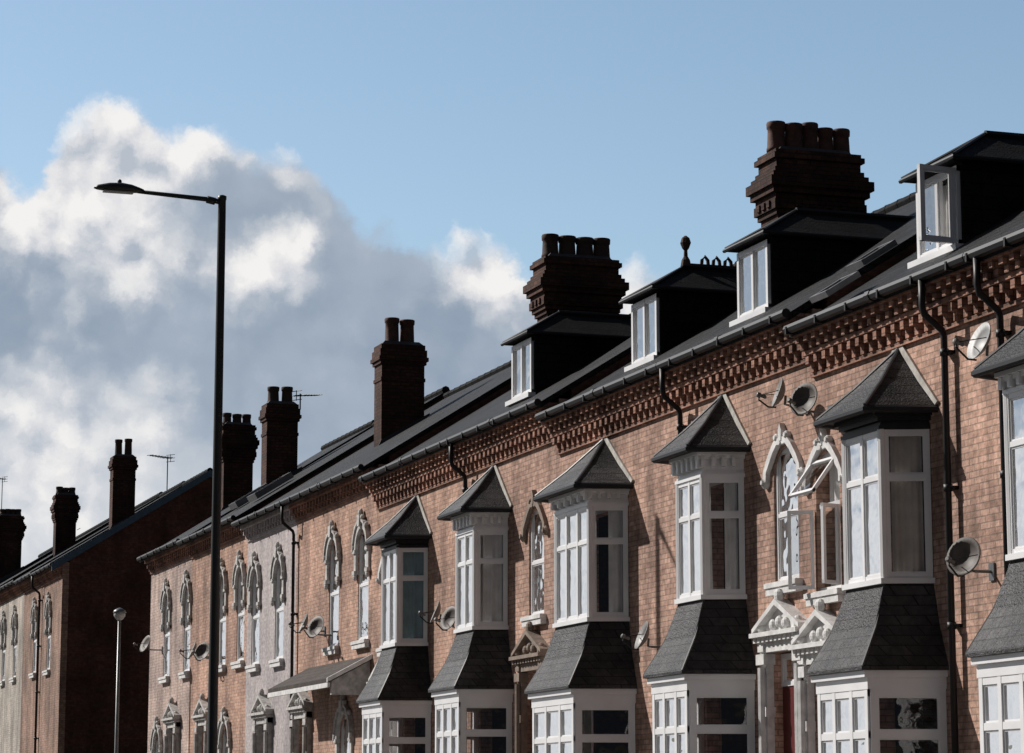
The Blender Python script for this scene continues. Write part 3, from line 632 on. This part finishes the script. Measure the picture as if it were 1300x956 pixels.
m = MB(); m.lathe((13.4, pt.y, lg2), [(.09,0),(.09,1.0),(.055,1.1),(.042,H-.32)], 10); m.build('pole', M['grey_steel'], t, True)
m = MB(); m.lathe((13.4, pt.y, lg2+H-.33), [(.05,0),(.10,.04),(.155,.12),(.16,.2)], 14); m.build('bowl', M['lens'], t, True)
m = MB(); m.lathe((13.4, pt.y, lg2+H-.14), [(.17,0),(.18,.02),(.15,.08),(.07,.13),(.02,.15)], 14); m.build('lantern_cap', M['grey_steel'], t, True)
# ------------------------------------------------------------------ ground
def strip(name, x0, x1, dz, mat, ys=(-1500,-10,0,28,92,150,1800)):
    def g(y): return gz(max(min(y, 150), 0))+dz
    m = MB(); vs = []; fs = []
    for y in ys: vs += [(x0,y,g(y)), (x1,y,g(y))]
    for i in range(len(ys)-1): fs.append((2*i, 2*i+1, 2*i+3, 2*i+2))
    m.add(vs, fs); o = m.build(name, mat); o['kind'] = 'structure'; return o
strip('ground', -1500, 1500, -.02, M['earth']); strip('road', 1.5, 9.0, 0, M['asphalt'], (-60,0,28,92,150,220))
def slab(name, x0, x1, mat, hgt):
    m = MB(); ys = (-60,0,28,92,150,220)
    m.loft([[(x0,y,gz(max(min(y,150),0))-.1), (x1,y,gz(max(min(y,150),0))-.1), (x1,y,gz(max(min(y,150),0))+hgt), (x0,y,gz(max(min(y,150),0))+hgt)] for y in ys])
    o = m.build(name, mat); o['kind'] = 'structure'
slab('pavement', 9.15, 13.6, M['paving'], .12); slab('kerb', 9.0, 9.149, M['kerb'], .125)
slab('pavement', -2.0, 1.34, M['paving'], .12); slab('kerb', 1.35, 1.499, M['kerb'], .125)
m = MB()
for y in range(-20, 140, 6):
    m.add([(5.2, y, gz(max(y,0))+.006), (5.3, y, gz(max(y,0))+.006), (5.3, y+3, gz(max(y+3,0))+.006), (5.2, y+3, gz(max(y+3,0))+.006)], [(0,1,2,3)])
o = m.build('road_marking', M['paint']); o['kind'] = 'structure'
# ------------------------------------------------------------------ light
az = math.radians(47); el = math.radians(36)
S = V((-math.cos(az)*math.cos(el), math.sin(az)*math.cos(el), math.sin(el)))
sd = bpy.data.lights.new('sun', 'SUN'); sd.energy = 5.0; sd.angle = math.radians(.5); sd.color = (1, .95, .89)
so = bpy.data.objects.new('sun', sd); COL.objects.link(so); so.rotation_euler = S.to_track_quat('Z', 'Y').to_euler()
w = bpy.data.worlds.new('World'); scene.world = w; w.use_nodes = True; nt = w.node_tree; nt.nodes.clear()
out = N(nt, 'ShaderNodeOutputWorld')
def vm(op, a, b=None, s=None):
    n = N(nt, 'ShaderNodeVectorMath', operation=op)
    for i, x in enumerate((a, b)):
        if x is None: continue
        if isinstance(x, tuple): n.inputs[i].default_value = x
        else: nt.links.new(x, n.inputs[i])
    if s is not None: n.inputs[3].default_value = s
    return n
def mth(op, a, b=None, c=None, clamp=False):
    n = N(nt, 'ShaderNodeMath', operation=op); n.use_clamp = clamp
    for i, x in enumerate((a, b, c)):
        if x is None: continue
        if isinstance(x, (int, float)): n.inputs[i].default_value = x
        else: nt.links.new(x, n.inputs[i])
    return n.outputs[0]
def ss(x, a, b):
    n = N(nt, 'ShaderNodeMapRange', interpolation_type='SMOOTHSTEP'); nt.links.new(x, n.inputs[0]); n.inputs[1].default_value = a; n.inputs[2].default_value = b; n.inputs[3].default_value = 0; n.inputs[4].default_value = 1
    return n.outputs[0]
sky = N(nt, 'ShaderNodeTexSky', sky_type='NISHITA'); sky.sun_disc = False; sky.sun_elevation = el; sky.sun_rotation = math.atan2(S.x, S.y)
sky.air_density = 1.0; sky.dust_density = .6; sky.ozone_density = 1.5
bg = N(nt, 'ShaderNodeBackground'); bg.inputs[1].default_value = .125
nt.links.new(vm('MULTIPLY', sky.outputs[0], (1.06, 1.06, 1.0)).outputs[0], bg.inputs[0])
tc = N(nt, 'ShaderNodeTexCoord'); sx = N(nt, 'ShaderNodeSeparateXYZ'); nt.links.new(tc.outputs['Generated'], sx.inputs[0])
SC = 10.0
u = mth('MULTIPLY', mth('ARCTAN2', sx.outputs[0], sx.outputs[1]), SC); v = mth('MULTIPLY', mth('ARCSINE', sx.outputs[2]), SC)
def uv(px, py):
    d = ray(px, py); return math.atan2(d.x, d.y)*SC, math.asin(d.z)*SC
cb = N(nt, 'ShaderNodeCombineXYZ'); nt.links.new(u, cb.inputs[0]); nt.links.new(v, cb.inputs[1])
P0 = cb.outputs[0]
def noise(vec, scale, detail=6, rough=.55, color=False):
    n = N(nt, 'ShaderNodeTexNoise'); n.inputs['Scale'].default_value = scale; n.inputs['Detail'].default_value = detail; n.inputs['Roughness'].default_value = rough
    nt.links.new(vec, n.inputs['Vector']); return n.outputs[1] if color else n.outputs[0]
w1 = vm('SCALE', vm('SUBTRACT', noise(P0, 2.6, 2, .5, True), (.5,.5,.5)).outputs[0], s=.14).outputs[0]
w2 = vm('SCALE', vm('SUBTRACT', noise(P0, 9, 6, .66, True), (.5,.5,.5)).outputs[0], s=.12).outputs[0]
P1 = vm('ADD', vm('ADD', P0, w1).outputs[0], w2).outputs[0]
def vor(vec, sc):
    n = N(nt, 'ShaderNodeTexVoronoi', feature='SMOOTH_F1'); n.inputs['Scale'].default_value = sc; n.inputs['Smoothness'].default_value = .6
    n.voronoi_dimensions = '2D'; nt.links.new(vec, n.inputs['Vector']); return mth('SUBTRACT', 1.0, n.outputs['Distance'])
def puffs(vec):
    return mth('ADD', mth('ADD', mth('MULTIPLY', vor(vec, 3.6), .40), mth('MULTIPLY', vor(vec, 9), .18)), mth('MULTIPLY', noise(vec, 9, 6, .6), .28))
H1 = puffs(P1); H2 = puffs(vm('ADD', P1, (-.05, .075, 0)).outputs[0])
rel = mth('SUBTRACT', H1, H2)
s1 = N(nt, 'ShaderNodeSeparateXYZ'); nt.links.new(P1, s1.inputs[0])
CT = [(-500,150),(-250,230),(-60,190),(0,195),(40,222),(66,185),(100,150),(150,134),(200,148),(250,160),(300,172),(330,192),(372,190),(405,230),(440,266),(500,288),(560,306),(610,292),(645,312),(690,346),(735,364),(780,338),(825,334),(865,390),(960,530),(1100,660),(1500,760)]
u0, u1 = uv(-500, 300)[0], uv(1500, 300)[0]; v0, v1 = uv(650, 1000)[1], uv(650, 0)[1]
fc = N(nt, 'ShaderNodeFloatCurve'); cv = fc.mapping.curves[0]
pts = [((uv(px,py)[0]-u0)/(u1-u0), (uv(px,py)[1]-v0)/(v1-v0)) for px, py in CT]
cv.points[0].location = (max(0, pts[0][0]), pts[0][1]); cv.points[1].location = (min(1, pts[-1][0]), pts[-1][1])
for q in pts[1:-1]: cv.points.new(*q)
fc.mapping.update()
nt.links.new(mth('DIVIDE', mth('SUBTRACT', s1.outputs[0], u0), u1-u0), fc.inputs[1])
ctop = mth('MULTIPLY_ADD', fc.outputs[0], v1-v0, v0)
hgt = mth('ADD', mth('SUBTRACT', ctop, s1.outputs[1]), mth('MULTIPLY', mth('SUBTRACT', H1, .55), .30))
mask = ss(hgt, -.025, .075)
PX = SC/3500
tot = None
for (px, py, r, s) in ((120,185,115,.85),(185,190,80,.5),(90,250,85,.45),(225,225,85,.35),(10,300,80,.45),(20,235,40,.3),(190,350,65,.5),(130,320,60,.3),(320,345,75,.6),(375,325,60,.5),(372,200,50,.6),(300,180,42,.5),(255,170,38,.35),(604,318,75,.9),(650,355,60,.65),(812,352,75,1.1),(60,455,80,.25),(30,600,190,.45),(150,560,120,.25)):
    uu, vv = uv(px, py); dn = vm('DISTANCE', P1, (uu, vv, 0)); g = mth('MULTIPLY', ss(dn.outputs['Value'], r*PX*1.5, 0), s)
    tot = g if tot is None else mth('ADD', tot, g)
# sunlit puffs standing on a smooth blue-grey body
white = ss(mth('ADD', tot, mth('MULTIPLY_ADD', H1, 1.1, -.62)), .02, .72)
edge = mth('SUBTRACT', 1.0, ss(hgt, .0, .24))
haze = mth('MULTIPLY', ss(s1.outputs[1], uv(100, 400)[1], uv(100, 660)[1]), ss(s1.outputs[0], uv(560, 500)[0], uv(60, 500)[0]))
low = noise(P1, 1.8, 4, .55)
bodyv = mth('ADD', mth('MULTIPLY', mth('SUBTRACT', low, .5), .75), mth('MULTIPLY_ADD', haze, .75, mth('MULTIPLY_ADD', rel, .5, mth('MULTIPLY_ADD', edge, .18, .18))), clamp=True)
cr = N(nt, 'ShaderNodeValToRGB'); nt.links.new(bodyv, cr.inputs[0]); e = cr.color_ramp.elements
e[0].position = 0; e[0].color = (.275,.345,.44,1); e[1].position = 1; e[1].color = (.72,.74,.77,1)
q = e.new(.35); q.color = (.375,.44,.53,1)
lit = mth('ADD', mth('MULTIPLY_ADD', rel, 4.0, .58), mth('MULTIPLY', edge, .3), clamp=True)
cr2 = N(nt, 'ShaderNodeValToRGB'); nt.links.new(lit, cr2.inputs[0]); e = cr2.color_ramp.elements
e[0].position = 0; e[0].color = (.47,.52,.59,1); e[1].position = 1; e[1].color = (.90,.885,.87,1); q = e.new(.5); q.color = (.72,.725,.755,1)
mxc = N(nt, 'ShaderNodeMix', data_type='RGBA'); nt.links.new(white, mxc.inputs[0]); nt.links.new(cr.outputs[0], mxc.inputs[6]); nt.links.new(cr2.outputs[0], mxc.inputs[7])
bg2 = N(nt, 'ShaderNodeBackground'); nt.links.new(mxc.outputs[2], bg2.inputs[0]); bg2.inputs[1].default_value = 1
front = ss(sx.outputs[1], .2, .6)
mk = mth('MULTIPLY', mask, front)
mx = N(nt, 'ShaderNodeMixShader'); nt.links.new(mk, mx.inputs[0]); nt.links.new(bg.outputs[0], mx.inputs[1]); nt.links.new(bg2.outputs[0], mx.inputs[2])
# added unseen dark sky overhead and behind the viewer, deepens shaded faces
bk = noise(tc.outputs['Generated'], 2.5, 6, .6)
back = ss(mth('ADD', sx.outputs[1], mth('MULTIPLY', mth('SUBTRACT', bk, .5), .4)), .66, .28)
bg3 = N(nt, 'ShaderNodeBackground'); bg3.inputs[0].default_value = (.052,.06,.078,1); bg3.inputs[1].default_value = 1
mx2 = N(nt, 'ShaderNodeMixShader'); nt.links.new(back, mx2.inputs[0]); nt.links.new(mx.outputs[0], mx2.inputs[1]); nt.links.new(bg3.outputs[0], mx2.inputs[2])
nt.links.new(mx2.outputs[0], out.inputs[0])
